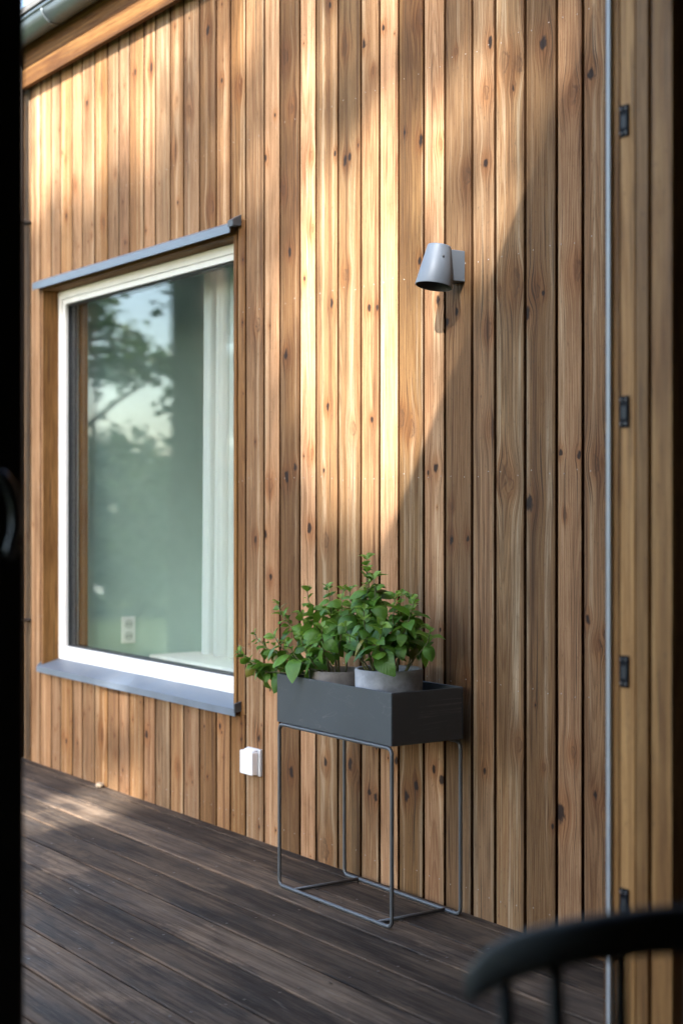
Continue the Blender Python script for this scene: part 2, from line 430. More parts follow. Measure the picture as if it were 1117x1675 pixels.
deck = empty('deck', (0, 0, 0)); tag(deck, kind='structure')
box('joist_frame', (-9.4, -4.0, -0.36), (-2.08, -0.002, -0.05), M['backing'], deck)
edges = [0.0] + [-0.05 - 0.148 * i for i in range(27)]
for i in range(27):
    y1, y0 = edges[i], edges[i+1]
    random.seed(100 + i)
    cut = random.choice((-7.35, -7.9, -8.4))
    for (xa, xb) in ((-9.4, cut - 0.002), (cut + 0.002, -2.07)):
        a = Vector((xa, y0 + 0.0040, -0.028)); b = Vector((xb, y1 - 0.0040, random.uniform(-0.0025, 0.0)))
        if i == 0: b.y = -0.0005; b.z = 0.0
        p = box('plank', a, b, M['deck'], deck, bev=0.0028 if i else 0.001)
        p['width'] = b.y - a.y

bm = bmesh.new()
random.seed(3)
for i in range(1, 22):
    y1, y0 = edges[i], edges[i+1]
    for j in range(11):
        xs = -2.5 - .6 * j
        for f in (.2, .8):
            x = xs + random.uniform(-.008, .008); y = y0 + (y1 - y0) * f + random.uniform(-.006, .006); r = .0042
            bm.faces.new([bm.verts.new((x + r * math.cos(a * math.pi / 4), y + r * math.sin(a * math.pi / 4), .0004)) for a in range(8)])
tag(link('screw_head', mesh(bm), M['deck_screw'], deck), kind='stuff')

# ------------------------------------------------------------------ the house
house = empty('house', (-4.4, 0, 0))
tag(house, 'pine clad house with vertical boards and a large white framed window', 'house')
WLOC = {house.name: house.location.copy()}
def keep(o, par):                                             # parent keeping place (nothing here is turned or scaled)
    WLOC[o.name] = o.location.copy()
    o.parent = par; o.matrix_parent_inverse = Matrix.Translation(WLOC[par.name]).inverted(); return o
def hp(o): return keep(o, house)

G = [-6.66, -6.553, -6.44, -6.32, -6.22, -6.096, -5.995, -5.874, -5.748, -5.645, -5.548, -5.422, -5.324, -5.199, -5.093, -4.97,
     -4.845, -4.744, -4.637, -4.512, -4.409, -4.284, -4.186, -4.058, -3.93, -3.83, -3.731, -3.606, -3.505, -3.38, -3.279, -3.153,
     -3.027, -2.927, -2.802, -2.702, -2.577, -2.477, -2.352, -2.252, -2.127, -2.062]
# tint 0 = pinkish sapwood, 1 = golden brown; value
TV = {18: (.45, .98), 19: (.15, 1.14), 20: (.85, .84), 21: (.05, 1.18), 22: (.65, 1.0), 23: (.75, .94), 24: (.45, 1.02), 25: (.10, 1.16),
      26: (.95, .90), 27: (.12, 1.08), 28: (.65, .86), 29: (.35, .98), 30: (.60, 1.0), 31: (.80, .86), 32: (.25, 1.0), 33: (.5, .92)}
KN = [(-3.6222, 2.6112), (-4.0215, 2.6249), (-3.913, 2.6037), (-4.3728, 2.6769), (-4.102, 2.7791), (-3.8084, 2.6302), (-4.3381, 2.4961),
 (-4.4395, 2.4949), (-4.4995, 2.3581), (-4.2141, 2.3106), (-4.0737, 2.2939), (-4.018, 2.26), (-3.9905, 2.2665), (-3.9431, 2.296),
 (-3.6192, 2.2438), (-3.6983, 2.2851), (-3.5249, 2.2181), (-3.3001, 2.4579), (-3.2422, 2.3842), (-3.1806, 2.3679), (-3.2009, 2.3057),
 (-3.0786, 2.3975), (-3.3188, 2.3202), (-3.3188, 2.1246), (-3.4032, 2.1002), (-4.3884, 2.2296), (-4.2067, 2.0721), (-4.3458, 2.0148),
 (-4.2549, 1.9133), (-4.018, 1.8979), (-4.0914, 1.8124), (-3.8832, 1.7746), (-3.8407, 1.7719), (-4.5565, 1.7929), (-4.369, 1.6694),
 (-3.6252, 1.8889), (-3.5365, 1.761), (-3.4478, 1.7196), (-3.4932, 1.6959), (-3.1958, 1.7736), (-3.1055, 1.743), (-3.0786, 1.73),
 (-3.1453, 1.6846), (-3.3081, 1.6553), (-4.1162, 1.4807), (-3.9735, 1.4055), (-3.6676, 1.391), (-3.72, 1.4264), (-3.87, 1.4297),
 (-4.2141, 1.333), (-4.3114, 1.2887), (-4.3651, 1.2588), (-4.4713, 1.2311), (-4.1377, 1.2772), (-3.2948, 1.3791), (-3.5452, 1.2732),
 (-3.5834, 1.2596), (-3.2474, 1.2384), (-3.2138, 1.2228), (-3.1353, 1.169), (-4.2252, 1.0854), (-4.1305, 1.0509), (-4.5689, 1.0427),
 (-4.5035, 1.0629), (-3.4733, 1.0633), (-3.3976, 1.0682), (-4.4673, 0.9168), (-4.4713, 0.5329), (-4.5442, 0.356), (-4.3381, 0.267),
 (-4.1305, 0.3308), (-3.9871, 0.3429), (-3.417, 0.6554), (-3.5249, 0.8001), (-3.9498, 0.3078), (-3.8832, 0.27), (-3.8504, 0.2581),
 (-3.7418, 0.3866), (-3.689, 0.291), (-3.6433, 0.3255), (-3.5569, 0.3889), (-3.5191, 0.364), (-4.1377, 0.0457), (-3.1806, 0.5111),
 (-3.3241, 0.4187), (-2.9481, 1.7772), (-3.0089, 1.3027), (-2.9389, 1.2944), (-2.882, 1.2708), (-2.8419, 1.2746), (-2.9643, 2.2364),
 (-2.8956, 2.2763), (-3.0113, 0.3507), (-3.0423, 0.3114), (-2.8798, 0.4197), (-2.8419, 0.4038), (-2.9069, 0.8687), (-2.8442, 0.8336),
 (-2.8664, 0.8039), (-2.9643, 0.5167), (-5.9464, 2.8646), (-5.1491, 2.7004), (-5.0476, 2.6347), (-5.1639, 2.5129), (-6.1974, 2.7005),
 (-4.678, 2.6318), (-4.8041, 2.6954), (-5.8148, 2.8944), (-5.4938, 2.8878), (-5.3561, 2.8723), (-5.1393, 2.3112), (-4.8803, 2.2532),
 (-5.7914, 2.3369), (-6.1587, 2.4197), (-6.0636, 2.536), (-5.5867, 2.2217), (-4.9076, 2.9052), (-6.1587, 0.1393), (-5.8031, 0.2101),
 (-5.1442, 0.1691), (-5.3979, 0.2628), (-4.8174, 0.3636)]
BIG = {(-3.1353, 1.169): .017, (-3.0113, 0.3507): .020, (-3.689, 0.291): .014, (-4.5442, 0.356): .011, (-3.6192, 2.2438): .012,
       (-4.018, 2.26): .012, (-4.3651, 1.2588): .014, (-4.369, 1.6694): .013, (-4.3381, 0.267): .015, (-3.6676, 1.391): -.017,
       (-3.9735, 1.4055): -.015, (-3.1958, 1.7736): -.022, (-3.2422, 2.3842): -.022, (-3.1806, 2.3679): -.016, (-4.018, 1.8979): -.014,
       (-3.2474, 1.2384): -.022, (-4.1377, 0.0457): -.024, (-3.9871, 0.3429): .015, (-2.9481, 1.7772): -.018, (-6.1587, 0.1393): .011,
       (-3.4932, 1.6959): .011, (-3.1453, 1.6846): .014, (-3.0786, 2.3975): .015, (-4.4995, 2.3581): .009}
WX0, WX1, WZ0, WZ1 = -6.412, -4.722, 0.430, 2.150             # the window opening in the boarding
def board(i, x0, x1, z0, z1):
    random.seed(500 + i)
    gp = 0.0058
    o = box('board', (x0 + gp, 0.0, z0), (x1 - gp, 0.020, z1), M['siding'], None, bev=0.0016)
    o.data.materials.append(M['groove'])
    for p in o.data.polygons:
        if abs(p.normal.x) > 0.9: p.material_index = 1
    t, v = TV.get(i, (random.random(), random.uniform(0.86, 1.14)))
    o['tint'] = t; o['val'] = 1 + (v - 1) * 2.5; o['grey'] = {22: .8, 23: 1.0, 26: .7, 30: 1.0, 31: .5, 28: .5}.get(i, random.choice((0.0, 0.0, .3, .8)))
    ks = []
    for k in KN:
        if x0 <= k[0] < x1 and z0 - 0.02 < k[1] < z1 + 0.02:
            rr = 1.0 * BIG[k] if k in BIG else ( random.choice((.006, .0075, .009, .011, .013, -.011, -.014, -.017)))
            ks.append((k[0] - x0 - gp, k[1] - z0, rr))
    while len(ks) < (NK if z1 - z0 > 2 else 4) and random.random() < 0.88:
        ks.append((random.uniform(.01, x1 - x0 - .02), random.uniform(0, z1 - z0), random.choice((.0025, .003, .0035, .0045, -.007))))
    random.shuffle(ks)
    for q in range(NK):
        o['knot%d' % q] = [float(a) for a in (ks[q] if q < len(ks) else (0.0, -50.0, 0.0))]
    return hp(o)
scr = bmesh.new()
def screws(x0, x1, z0, z1):
    for z in (0.07, 0.66, 1.25, 1.85, 2.45, 3.02):
        if z0 < z - .02 and z < z1 - .02:
            for f in (0.24, 0.76):
                x = x0 + (x1 - x0) * f + random.uniform(-.006, .006); zz = z + random.uniform(-.008, .008)
                c = scr.verts.new((x, -0.0016, zz)); r = 0.0019
                ring = [scr.verts.new((x + r*math.cos(a*math.pi/3), -0.0002, zz + r*math.sin(a*math.pi/3))) for a in range(6)]
                for a in range(6): scr.faces.new((c, ring[a], ring[(a+1) % 6]))
TOPZ = 3.16
for i in range(len(G) - 1):
    x0, x1 = G[i], G[i+1]
    if x1 <= WX0 + 0.001 or x0 >= WX1 - 0.001: segs = [(x0, x1, -0.006, TOPZ)]
    else:
        segs = [(x0, x1, WZ1 + 0.02, TOPZ), (x0, x1, -0.006, WZ0 - 0.004)]
        if x0 < WX0: segs.append((x0, WX0, WZ0 - 0.004, WZ1 + 0.02))
        if x1 > WX1: segs.append((WX1 + 0.028, x1, WZ0 - 0.004, WZ1 + 0.02))
    for s_ in segs:
        board(i, *s_); screws(*s_)
sh = link('screw_head', mesh(scr), M['screw']); tag(sh, kind='stuff'); hp(sh)
# wall core behind the boards, around the opening
bm = bmesh.new()
for a, b in (((-6.65, .036, -.3), (WX0 - .03, .20, 3.2)), ((WX1 + .022, .036, -.3), (-2.06, .20, 3.2)),
             ((WX0 - .03, .036, WZ1 + .012), (WX1 + .022, .20, 3.2)), ((WX0 - .03, .036, -.3), (WX1 + .022, .20, WZ0 - .012))):
    bm_box(bm, a, b)
hp(link('wall_core', mesh(bm), M['backing']))
# eaves
hp(box('fascia_board', (-6.70, -0.048, 3.049), (-2.30, -0.024, 3.130), M['fascia'], None, bev=0.002))
hp(box('fascia_board', (-6.70, -0.042, 3.134), (-2.30, -0.018, 3.300), M['fascia'], None, bev=0.002))
bm = bmesh.new()
n = 14
GY, GZ, GR = -0.100, 3.268, 0.060
def arc(r, k): a = math.pi + math.pi * k / n; return (GY + r*math.cos(a), GZ + r*math.sin(a))
prof = [arc(GR, k) for k in range(n+1)] + [arc(GR - .003, k) for k in range(n, -1, -1)]
gut = hp(prism('gutter', prof, -6.78, -2.30, M['gutter']))
for p in gut.data.polygons: p.use_smooth = len(p.vertices) == 4
bead = tube('rim_bead', [(-6.78, GY - GR, GZ + .004), (-2.30, GY - GR, GZ + .004)], 0.008, M['gutter'], None, 10)
keep(bead, gut)
for gx in (-6.05, -5.45, -4.85, -4.25, -3.65):
    pts = [(gx, GY + (GR+.002)*math.cos(math.pi + math.pi*k/10), GZ + (GR+.002)*math.sin(math.pi + math.pi*k/10)) for k in range(11)]
    br = tube('gutter_bracket', pts, 0.0045, M['gutter'], None, 6)
    keep(br, gut)
hp(prism('roof', [(-0.135, 3.318), (-0.135, 3.345), (5.2, 5.35), (5.2, 5.20), (0.05, 3.28)], -6.86, 6.0, M['roof']))
# downpipe at the far corner
dp = hp(tube('downpipe', [(-6.568, -0.055, 0.02), (-6.568, -0.055, 3.20)], 0.026, M['pipe'], None, 14))
for z in (0.64, 2.45):
    k = tube('pipe_clamp', rounded_loop([(-6.598, -.086, z), (-6.538, -.086, z), (-6.538, -.0, z), (-6.598, -.0, z)], .02), 0.006, M['pipe'], None, 6, True)
    keep(k, dp)

# window
FY = 0.075
hp(box('reveal_board', (WX0 - 0.022, 0.0015, WZ0 - 0.005), (WX0, FY + .03, WZ1 + .01), M['reveal'], None))
hp(box('reveal_board', (WX1, 0.0015, WZ0 - 0.005), (WX1 + 0.020, FY + .03, WZ1 + .01), M['reveal'], None))
hp(box('reveal_board', (WX0, 0.004, 2.124), (WX1, FY + .03, WZ1 + .01), M['reveal_x'], None))
hp(box('sill_support', (WX0, 0.004, WZ0 - 0.012), (WX1, FY + .03, WZ0 + .004), M['reveal_x'], None))
win = hp(empty('window'))
win.location = (0, 0, 0)
def wp(o): return keep(o, win)
def frame_ring(name, x0, x1, z0, z1, w, y0, y1, mat, bev=0.002):
    bm = bmesh.new()
    bm_box(bm, (x0, y0, z0), (x0 + w, y1, z1)); bm_box(bm, (x1 - w, y0, z0), (x1, y1, z1))
    bm_box(bm, (x0 + w, y0, z0), (x1 - w, y1, z0 + w)); bm_box(bm, (x0 + w, y0, z1 - w), (x1 - w, y1, z1))
    bmesh.ops.remove_doubles(bm, verts=bm.verts[:], dist=1e-5)
    inner = [f for f in bm.faces if False]
    if bev: bmesh.ops.bevel(bm, geom=[e for e in bm.edges if e.is_manifold and e.calc_face_angle(0) > 1], offset=bev, segments=1, affect='EDGES')
    return wp(link(name, mesh(bm, name), mat))
FX0, FX1, FZ0, FZ1 = WX0 + .001, WX1 - .001, .474, 2.121
frame_ring('window_frame', FX0, FX1, FZ0, FZ1, .034, FY, FY + .075, M['white_frame'], 0)
frame_ring('window_sash', FX0 + .036, FX1 - .036, FZ0 + .036, FZ1 - .036, .022, FY + .006, FY + .070, M['white_frame'], 0)
frame_ring('glazing_gasket', FX0 + .0581, FX1 - .0581, FZ0 + .0581, FZ1 - .0581, .006, FY + .020, FY + .062, M['gasket'], 0)
for yy in (.028, .052):
    wp(box('pane', (FX0 + .0642, FY + yy, FZ0 + .0642), (FX1 - .0642, FY + yy + .004, FZ1 - .0642), M['glass']))
# sill and head flashing
SXL, SXR = -6.425, -4.668
wp(prism('window_sill', [(-.026, .418), (-.0255, .443), (FY + .002, .4735), (FY + .002, .470), (-.021, .440), (-.0225, .4195), (-.022, .418)], SXL, SXR, M['zinc'], None))
wp(prism('sill_end_cap', [(-.028, .430), (-.028, .462), (-.001, .470), (-.001, .436)], SXR - .004, SXR + .004, M['dark_metal'], None))
wp(prism('sill_end_cap', [(-.020, .432), (-.020, .450), (-.001, .462), (-.001, .436)], SXL - .003, SXL + .0005, M['zinc'], None))
wp(prism('head_flashing', [(-.034, 2.128), (-.034, 2.158), (-.002, 2.174), (-.002, 2.168), (-.029, 2.154), (-.030, 2.128)], -6.452, -4.692, M['zinc'], None))
wp(prism('flashing_end_cap', [(-.036, 2.148), (-.036, 2.170), (-.001, 2.190), (-.001, 2.152)], -4.700, -4.664, M['dark_metal'], None))
# lining and room behind the window
hp(box('window_lining', (-6.400, .152, .47), (-6.350, .190, 2.125), M['reveal'], None))
hp(box('window_lining', (-4.78, .152, .47), (-4.735, .30, 2.125), M['reveal'], None))
bm = bmesh.new()
bm_box(bm, (-6.50, .201, -.02), (-6.42, 3.6, 2.55))                 # side wall
bm_box(bm, (-6.42, .1905, .02), (-6.355, .2005, 2.5))               # return beside the lining
bm_box(bm, (-3.8, .201, -.02), (-3.72, 3.6, 2.55))
bm_box(bm, (-6.42, 3.6, -.02), (-6.3, 3.68, 2.55)); bm_box(bm, (-3.9, 3.6, -.02), (-3.8, 3.68, 2.55))
bm_box(bm, (-6.3, 3.6, 1.35), (-3.9, 3.68, 2.55)); bm_box(bm, (-6.3, 3.6, -.02), (-3.9, 3.68, .1))  # low opening added in the unseen back wall to light the room
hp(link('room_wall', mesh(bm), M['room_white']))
hp(box('room_ceiling', (-6.5, .201, 2.551), (-3.72, 3.68, 2.62), M['room_light']))
hp(box('room_floor', (-6.42, .201, -.1), (-3.8, 3.6, -.021), M['room_floor']))

# ------------------------------------------------------------------ the wing the camera stands in
XO, XI = -2.0475, -1.885                                       # outside and inside face of its wall
DY0, DY1 = -2.95, -0.763                                       # door opening
bm = bmesh.new()
bm_box(bm, (XO, DY1 + .03, -.3), (XI, -.003, 3.1)); bm_box(bm, (XO, -6.2, -.3), (XI, DY0, 3.1)); bm_box(bm, (XO, DY0, 2.22), (XI, DY1 + .03, 3.1))
bm_box(bm, (XI, -6.2, -.3), (3.4, -6.0, 3.1)); bm_box(bm, (3.2, -6.0, -.3), (3.4, -.003, 3.1)); bm_box(bm, (XI, -.13, -.3), (3.2, -.003, 3.1))
hp(link('wing_wall', mesh(bm), M['room_dark']))
hp(box('wing_ceiling', (XI, -6.0, 2.46), (3.2, -.13, 2.56), M['room_dark']))
hp(box('wing_floor', (XO - .02, -6.0, -.30), (3.2, -.13, -.012), M['room_floor']))
def roofprism(name, prof, y0, y1, mat):
    bm = bmesh.new()
    A = [bm.verts.new((x, y0, z)) for x, z in prof]; B = [bm.verts.new((x, y1, z)) for x, z in prof]
    k = len(prof); bm.faces.new(A); bm.faces.new(B)
    for i in range(k): bm.faces.new([A[i], B[i], B[(i+1) % k], A[(i+1) % k]])
    bmesh.ops.recalc_face_normals(bm, faces=bm.faces[:])
    return hp(link(name, mesh(bm), mat))
roofprism('wing_roof', [(-2.405, 3.13), (-2.405, 3.03), (-2.03, 3.11), (0.7, 4.05), (3.9, 3.11), (3.9, 3.16), (0.7, 4.22)], -6.5, -0.17, M['roof'])
# right door jamb: strips side by side, uneven in depth
jam = hp(empty('door_frame')); jam.location = (0, 0, 0)
def jp(o, par=None):
    return keep(o, par or jam)
for (a, b, y0, mt, nm) in ((-2.0600, -2.0440, -.760, 'fascia', 'outer_casing'), (-2.0440, -2.0345, -.770, 'alu', 'weather_strip'),
                           (-2.0345, -2.0190, -.762, 'jamb', 'jamb_strip'), (-2.0190, -2.0150, -.748, 'backing', 'rebate'),
                           (-2.0150, -1.9785, -.763, 'jamb', 'jamb_strip'), (-1.9785, -1.9730, -.752, 'gasket', 'rebate'),
                           (-1.9730, -1.9430, -.766, 'jamb', 'jamb_strip'), (-1.9430, -1.9320, -.740, 'backing', 'rebate'),
                           (-1.9320, -1.8830, -.768, 'jamb', 'jamb_strip')):
    o = jp(box(nm, (a, y0, -.01), (b, DY1 + .029, 2.215), M[mt], None, bev=.001))
    if mt == 'jamb': o['val'] = {-2.0150: 1.15, -1.9730: .72, -1.9320: .92}.get(a, .95)
for zc in (1.860, 1.333, .862, .440):
    pl = jp(box('strike_plate', (-2.0140, -.7665, zc - .029), (-1.9915, -.7632, zc + .029), M['black_plate'], None, bev=.001))
    hole = jp(box('latch_slot', (-2.0085, -.7672, zc - .012), (-1.9965, -.7660, zc + .010), M['gasket'], None), pl)
    for dx, dz in ((-.0060, .022), (.0060, .022), (-.0060, -.022), (.0060, -.022)):
        s_ = tube('screw', [(-2.00275 + dx, -.7680, zc + dz), (-2.00275 + dx, -.7660, zc + dz)], .0022, M['screw'], None, 8)
        jp(s_, pl)
# left leaf, closed and dark, with its handle
leaf = hp(empty('door')); leaf.location = (0, 0, 0)
def lp(o, par=None):
    return keep(o, par or leaf)
LY = -1.958
lp(box('stile', (-1.955, LY - .11, .005), (-1.900, LY, 2.20), M['dark_door'], None, bev=.003))
lp(box('stile', (-1.955, DY0 + .002, .005), (-1.900, DY0 + .11, 2.20), M['dark_door'], None, bev=.003))
lp(box('rail', (-1.9545, DY0 + .1105, .005), (-1.9005, LY - .1105, .22), M['dark_door'], None, bev=.003))
lp(box('rail', (-1.9545, DY0 + .1105, 2.08), (-1.9005, LY - .1105, 2.20), M['dark_door'], None, bev=.003))
lp(box('pane', (-1.930, DY0 + .1105, .2205), (-1.922, LY - .1105, 2.0795), M['glass'], None))
hd = lp(box('handle', (-1.8995, LY - .071, 1.06), (-1.892, LY - .039, 1.24), M['handle'], None, bev=.003))
hx = -1.852
lv = tube('lever', [(-1.892, LY - .055, 1.200), (-1.868, LY - .055, 1.202), (hx, LY - .049, 1.200), (hx, LY - .041, 1.190), (hx, LY - .033, 1.165), (hx, LY - .032, 1.135), (hx, LY - .039, 1.105), (hx, LY - .042, 1.096)],
          [.009, .009, .009, .0085, .008, .008, .009, .006], M['handle'], None, 10)
lp(lv, hd)

# ------------------------------------------------------------------ wall lamp
lamp = empty('wall_lamp', (-3.437, 0, 1.845))
tag(lamp, 'grey cone shaped outdoor lamp mounted on the pine boards', 'lamp')
box('wall_bracket', (-.027, -.055, -.044), (.027, -.0005, .044), M['lamp'], lamp, bev=.0015)
bm = bmesh.new()
segs = 40
def ringv(r, z): return [bm.verts.new((r*math.cos(2*math.pi*i/segs), r*math.sin(2*math.pi*i/segs), z)) for i in range(segs)]
prof = [(.030, .0595), (.0335, .0585), (.0345, .0560), (.0440, .0000), (.0535, -.0580), (.0530, -.0595), (.0505, -.0590)]
rs = [ringv(r, z) for r, z in prof]
for a, b in zip(rs, rs[1:]):
    for i in range(segs): bm.faces.new((a[i], b[i], b[(i+1) % segs], a[(i+1) % segs]))
bm.faces.new(rs[0])
bmesh.ops.recalc_face_normals(bm, faces=bm.faces[:])
tilt = R(-10)
shd = link('lamp_shade', mesh(bm, 'shade', True), M['lamp'], lamp, loc=(0, -.082, -.003), rot=(tilt, 0, 0))
bm = bmesh.new()
rs = [ringv(r, z) for r, z in ((.0505, -.0590), (.0440, -.018), (.034, .040))]
for a, b in zip(rs, rs[1:]):
    for i in range(segs): bm.faces.new((a[i], b[i], b[(i+1) % segs], a[(i+1) % segs]))
bm.faces.new(rs[-1])
link('reflector', mesh(bm, 'refl', True), M['lamp_in'], shd)
tube('set_screw', [(.0395, -.012, .022), (.0425, -.013, .022)], .0028, M['dark_metal'], shd, 8)

# ------------------------------------------------------------------ socket box
so = empty('socket_box', (-4.566, 0, .27)); tag(so, 'small white square socket box low on the boards beside the window', 'socket box')
box('back_plate', (-.046, -.012, -.045), (.046, .0, .048), M['pale_plastic'], so, bev=.003, seg=2)
box('hinged_cover', (-.047, -.038, -.041), (.036, -.0125, .040), M['white_plastic'], so, bev=.004, seg=2)
box('hinge_bar', (-.030, -.030, .0405), (.030, -.0125, .0465), M['white_plastic'], so, bev=.002)

# ------------------------------------------------------------------ planter stand
PX0, PX1, PY0, PY1 = -3.968, -3.376, -.285, -.034
pl = empty('planter_stand', (PX0, PY0, 0)); tag(pl, 'dark grey metal planter box on a slim tubular stand', 'planter')
LX, LYY = PX1 - PX0, PY1 - PY0
def plate(name, a, b, mat=None): return box(name, a, b, mat or M['planter'], pl, bev=.0015)
t = .0035
zb, zt = .503, .650
plate('box_side', (0, 0, zb), (LX, t, zt)); plate('box_side', (0, LYY - t, zb), (LX, LYY, zt))
plate('box_end', (0, t + .0002, zb), (t, LYY - t - .0002, zt)); plate('box_end', (LX - t, t + .0002, zb), (LX, LYY - t - .0002, zt))
plate('box_floor', (t, t, zb + .002), (LX - t, LYY - t, zb + .006), M['planter_in'])
r = .0058
for y in (r, LYY - r):
    tube('leg_loop', rounded_loop([(r, y, r), (LX - r, y, r), (LX - r, y, zb - r - .001), (r, y, zb - r - .001)], .022, 6), r, M['tube'], pl, 12, True)
for x in (.085, LX - .075):
    tube('cross_bar', [(x, r + .002, r + .0005), (x, LYY - r - .002, r + .0005)], r * .92, M['tube'], pl, 10)
    tube('cross_bar', [(x, r + .002, zb - r - .0015), (x, LYY - r - .002, zb - r - .0015)], r * .9, M['tube'], pl, 10)

# ------------------------------------------------------------------ pots
def lathe(prof, segs=48):
    bm = bmesh.new(); rs = []
    for r_, z in prof:
        rs.append([bm.verts.new((r_*math.cos(2*math.pi*i/segs), r_*math.sin(2*math.pi*i/segs), z)) for i in range(segs)])
    for a, b in zip(rs, rs[1:]):
        for i in range(segs): bm.faces.new((a[i], a[(i+1) % segs], b[(i+1) % segs], b[i]))
    bm.faces.new(rs[0][::-1]); bm.faces.new(rs[-1])
    bmesh.ops.recalc_face_normals(bm, faces=bm.faces[:])
    return mesh(bm, 'lathe', True)
def pot(name, x, y, R0, H, mat, label):
    e = empty(name, (x, y, zb + .0062)); tag(e, label, 'pot')
    link('pot_wall', lathe([(R0*.90, 0), (R0*.93, .004), (R0*.985, H*.6), (R0, H - .004), (R0 - .002, H), (R0 - .009, H), (R0 - .012, H - .004), (R0*.86, H*.75), (R0*.84, H*.74)]), mat, e)
    link('soil', lathe([(R0*.82, H*.60), (R0*.865, H*.79), (R0*.5, H*.83), (R0*.1, H*.84)]), M['soil'], e)
    return zb + .0062 + H * .83
PR = (-3.553, -.165); PL_ = (-3.812, -.165)
zr = pot('plant_pot', PR[0], PR[1], .098, .186, M['concrete'], 'pale grey concrete pot under the taller right basil plant')
zl = pot('plant_pot', PL_[0], PL_[1], .088, .160, M['concrete2'], 'darker low pot under the left basil plant leaning out')

# ------------------------------------------------------------------ basil
def leaf_mesh(seed, curl, cup, mat):
    random.seed(seed)
    bm = bmesh.new()
    nl, nw = 6, 4
    W = [0.08, .54, .76, .80, .70, .46, 0.06]
    rows = []
    for i in range(nl + 1):
        t = i / nl
        y = t; z = -curl * t * t + .10 * math.sin(t * 3.1)
        row = []
        for j in range(nw + 1):
            s = (j / nw - .5) * 2
            wv = W[i] * .5 * s
            zz = z + cup * abs(s) ** 1.5 * W[i] * .5 + random.uniform(-.012, .012) + .03 * math.sin(t * 9 + seed) * abs(s)
            row.append(bm.verts.new((wv + random.uniform(-.008, .008), y - .06 * abs(s) * (1 - t), zz)))
        rows.append(row)
    for i in range(nl):
        for j in range(nw):
            bm.faces.new((rows[i][j], rows[i][j+1], rows[i+1][j+1], rows[i+1][j]))
    bmesh.ops.remove_doubles(bm, verts=bm.verts[:], dist=1e-4)
    me = mesh(bm, 'leaf', True); me.materials.append(mat)
    return me
LM = [leaf_mesh(i, (.15, .35, .55, .25, .70, .45)[i], (.25, .05, -.25, .4, -.1, -.35)[i], M['basil']) for i in range(6)]
LMO = [leaf_mesh(31, .6, -.3, M['basil_old'])]
LMY = [leaf_mesh(20 + i, (.1, .3)[i], (.35, .5)[i], M['basil_young']) for i in range(2)]
def basil(name, label, base, stems, seed, low=-9.0):
    rnd = random.Random(seed)
    root = empty(name, base); tag(root, label, 'plant')
    cnt = 0
    for (bx, by, tip, bend, lsc) in stems:
        p0 = Vector((bx, by, 0)); p3 = Vector(tip)
        p1 = p0 + Vector(bend) * (p3 - p0).length * .5
        p2 = p3 - Vector((0, 0, 1)).lerp((p3 - p0).normalized(), .4) * (p3 - p0).length * .3
        L = (p3 - p0).length
        pts = []
        for i in range(11):
            t_ = i / 10
            q = p0*(1-t_)**3 + p1*3*t_*(1-t_)**2 + p2*3*t_*t_*(1-t_) + p3*t_**3
            q += Vector((rnd.uniform(-1, 1), rnd.uniform(-1, 1), rnd.uniform(-1, 1))) * .003
            pts.append(q)
        tube('stem', pts, [.0030 - .0018 * i / 10 for i in range(11)], M['stem'], root, 6)
        nodes = max(4, int(L / .028))
        ang = rnd.uniform(0, 6.28)
        for k in range(nodes):
            f = .32 + .68 * (k + .6) / nodes
            f = min(f, 1.0)
            x_ = f * 10; i0 = min(9, int(x_)); pos = pts[i0].lerp(pts[i0+1], x_ - i0)
            tan = (pts[min(10, i0+1)] - pts[max(0, i0-1)]).normalized()
            ang += 1.57 + rnd.uniform(-.35, .35)
            tip_ness = max(0, (f - .62) / .38)
            size = lsc * (.058 - .034 * tip_ness) * rnd.uniform(.55, 1.3) * (.72 if f < .38 else 1)
            if k >= nodes - 1: size = max(size, .014)
            ax = tan.orthogonal().normalized()
            def put(dirv, size, young, petiole=.012):
                nonlocal cnt
                if pos.z < low and pos.x > -.14 and (pos.x ** 2 + pos.y ** 2) ** .5 > .045: return
                st = pos + dirv * petiole * .4
                yv = dirv
                nv = Vector((0, 0, 1)) * .9 + Vector((rnd.uniform(-.6, .6), rnd.uniform(-.9, .25), rnd.uniform(-.2, .2)))
                xv = yv.cross(nv).normalized(); zv = xv.cross(yv).normalized()
                mt = Matrix((xv, yv, zv)).transposed().to_4x4()
                o = bpy.data.objects.new('leaf', rnd.choice(LMY) if young else (LMO[0] if rnd.random() < .035 else rnd.choice(LM)))
                col.objects.link(o); o.parent = root
                o.matrix_local = Matrix.Translation(st) @ mt @ Matrix.Scale(size, 4)
                cnt += 1
            for sgn in (0, math.pi):
                if rnd.random() < .13: continue
                q = Quaternion(tan, ang + sgn)
                dv = (q @ ax) * 1.0 + tan * (.25 + .8 * tip_ness) + Vector((0, 0, -.75 + .7 * tip_ness)) * rnd.uniform(.1, 1.4)
                put(dv.normalized(), size, tip_ness > .55 and rnd.random() < .75)
            if rnd.random() < .28 and f < .95:                     # side shoot leaves in the axils
                for sgn in (.6, 2.4):
                    q = Quaternion(tan, ang + sgn + rnd.uniform(-.4, .4))
                    put(((q @ ax) + tan * .7).normalized(), size * rnd.uniform(.4, .65), rnd.random() < .35, .02)
        for a in range(3):                                          # tip rosette
            pos = pts[-1]; tan = (pts[-1] - pts[-2]).normalized(); ax = tan.orthogonal().normalized()
            q = Quaternion(tan, a * 1.57 + rnd.uniform(-.3, .3))
            put(((q @ ax) + tan * rnd.uniform(.5, 1.2)).normalized(), rnd.uniform(.012, .022) * lsc, rnd.random() < .8)
    return root
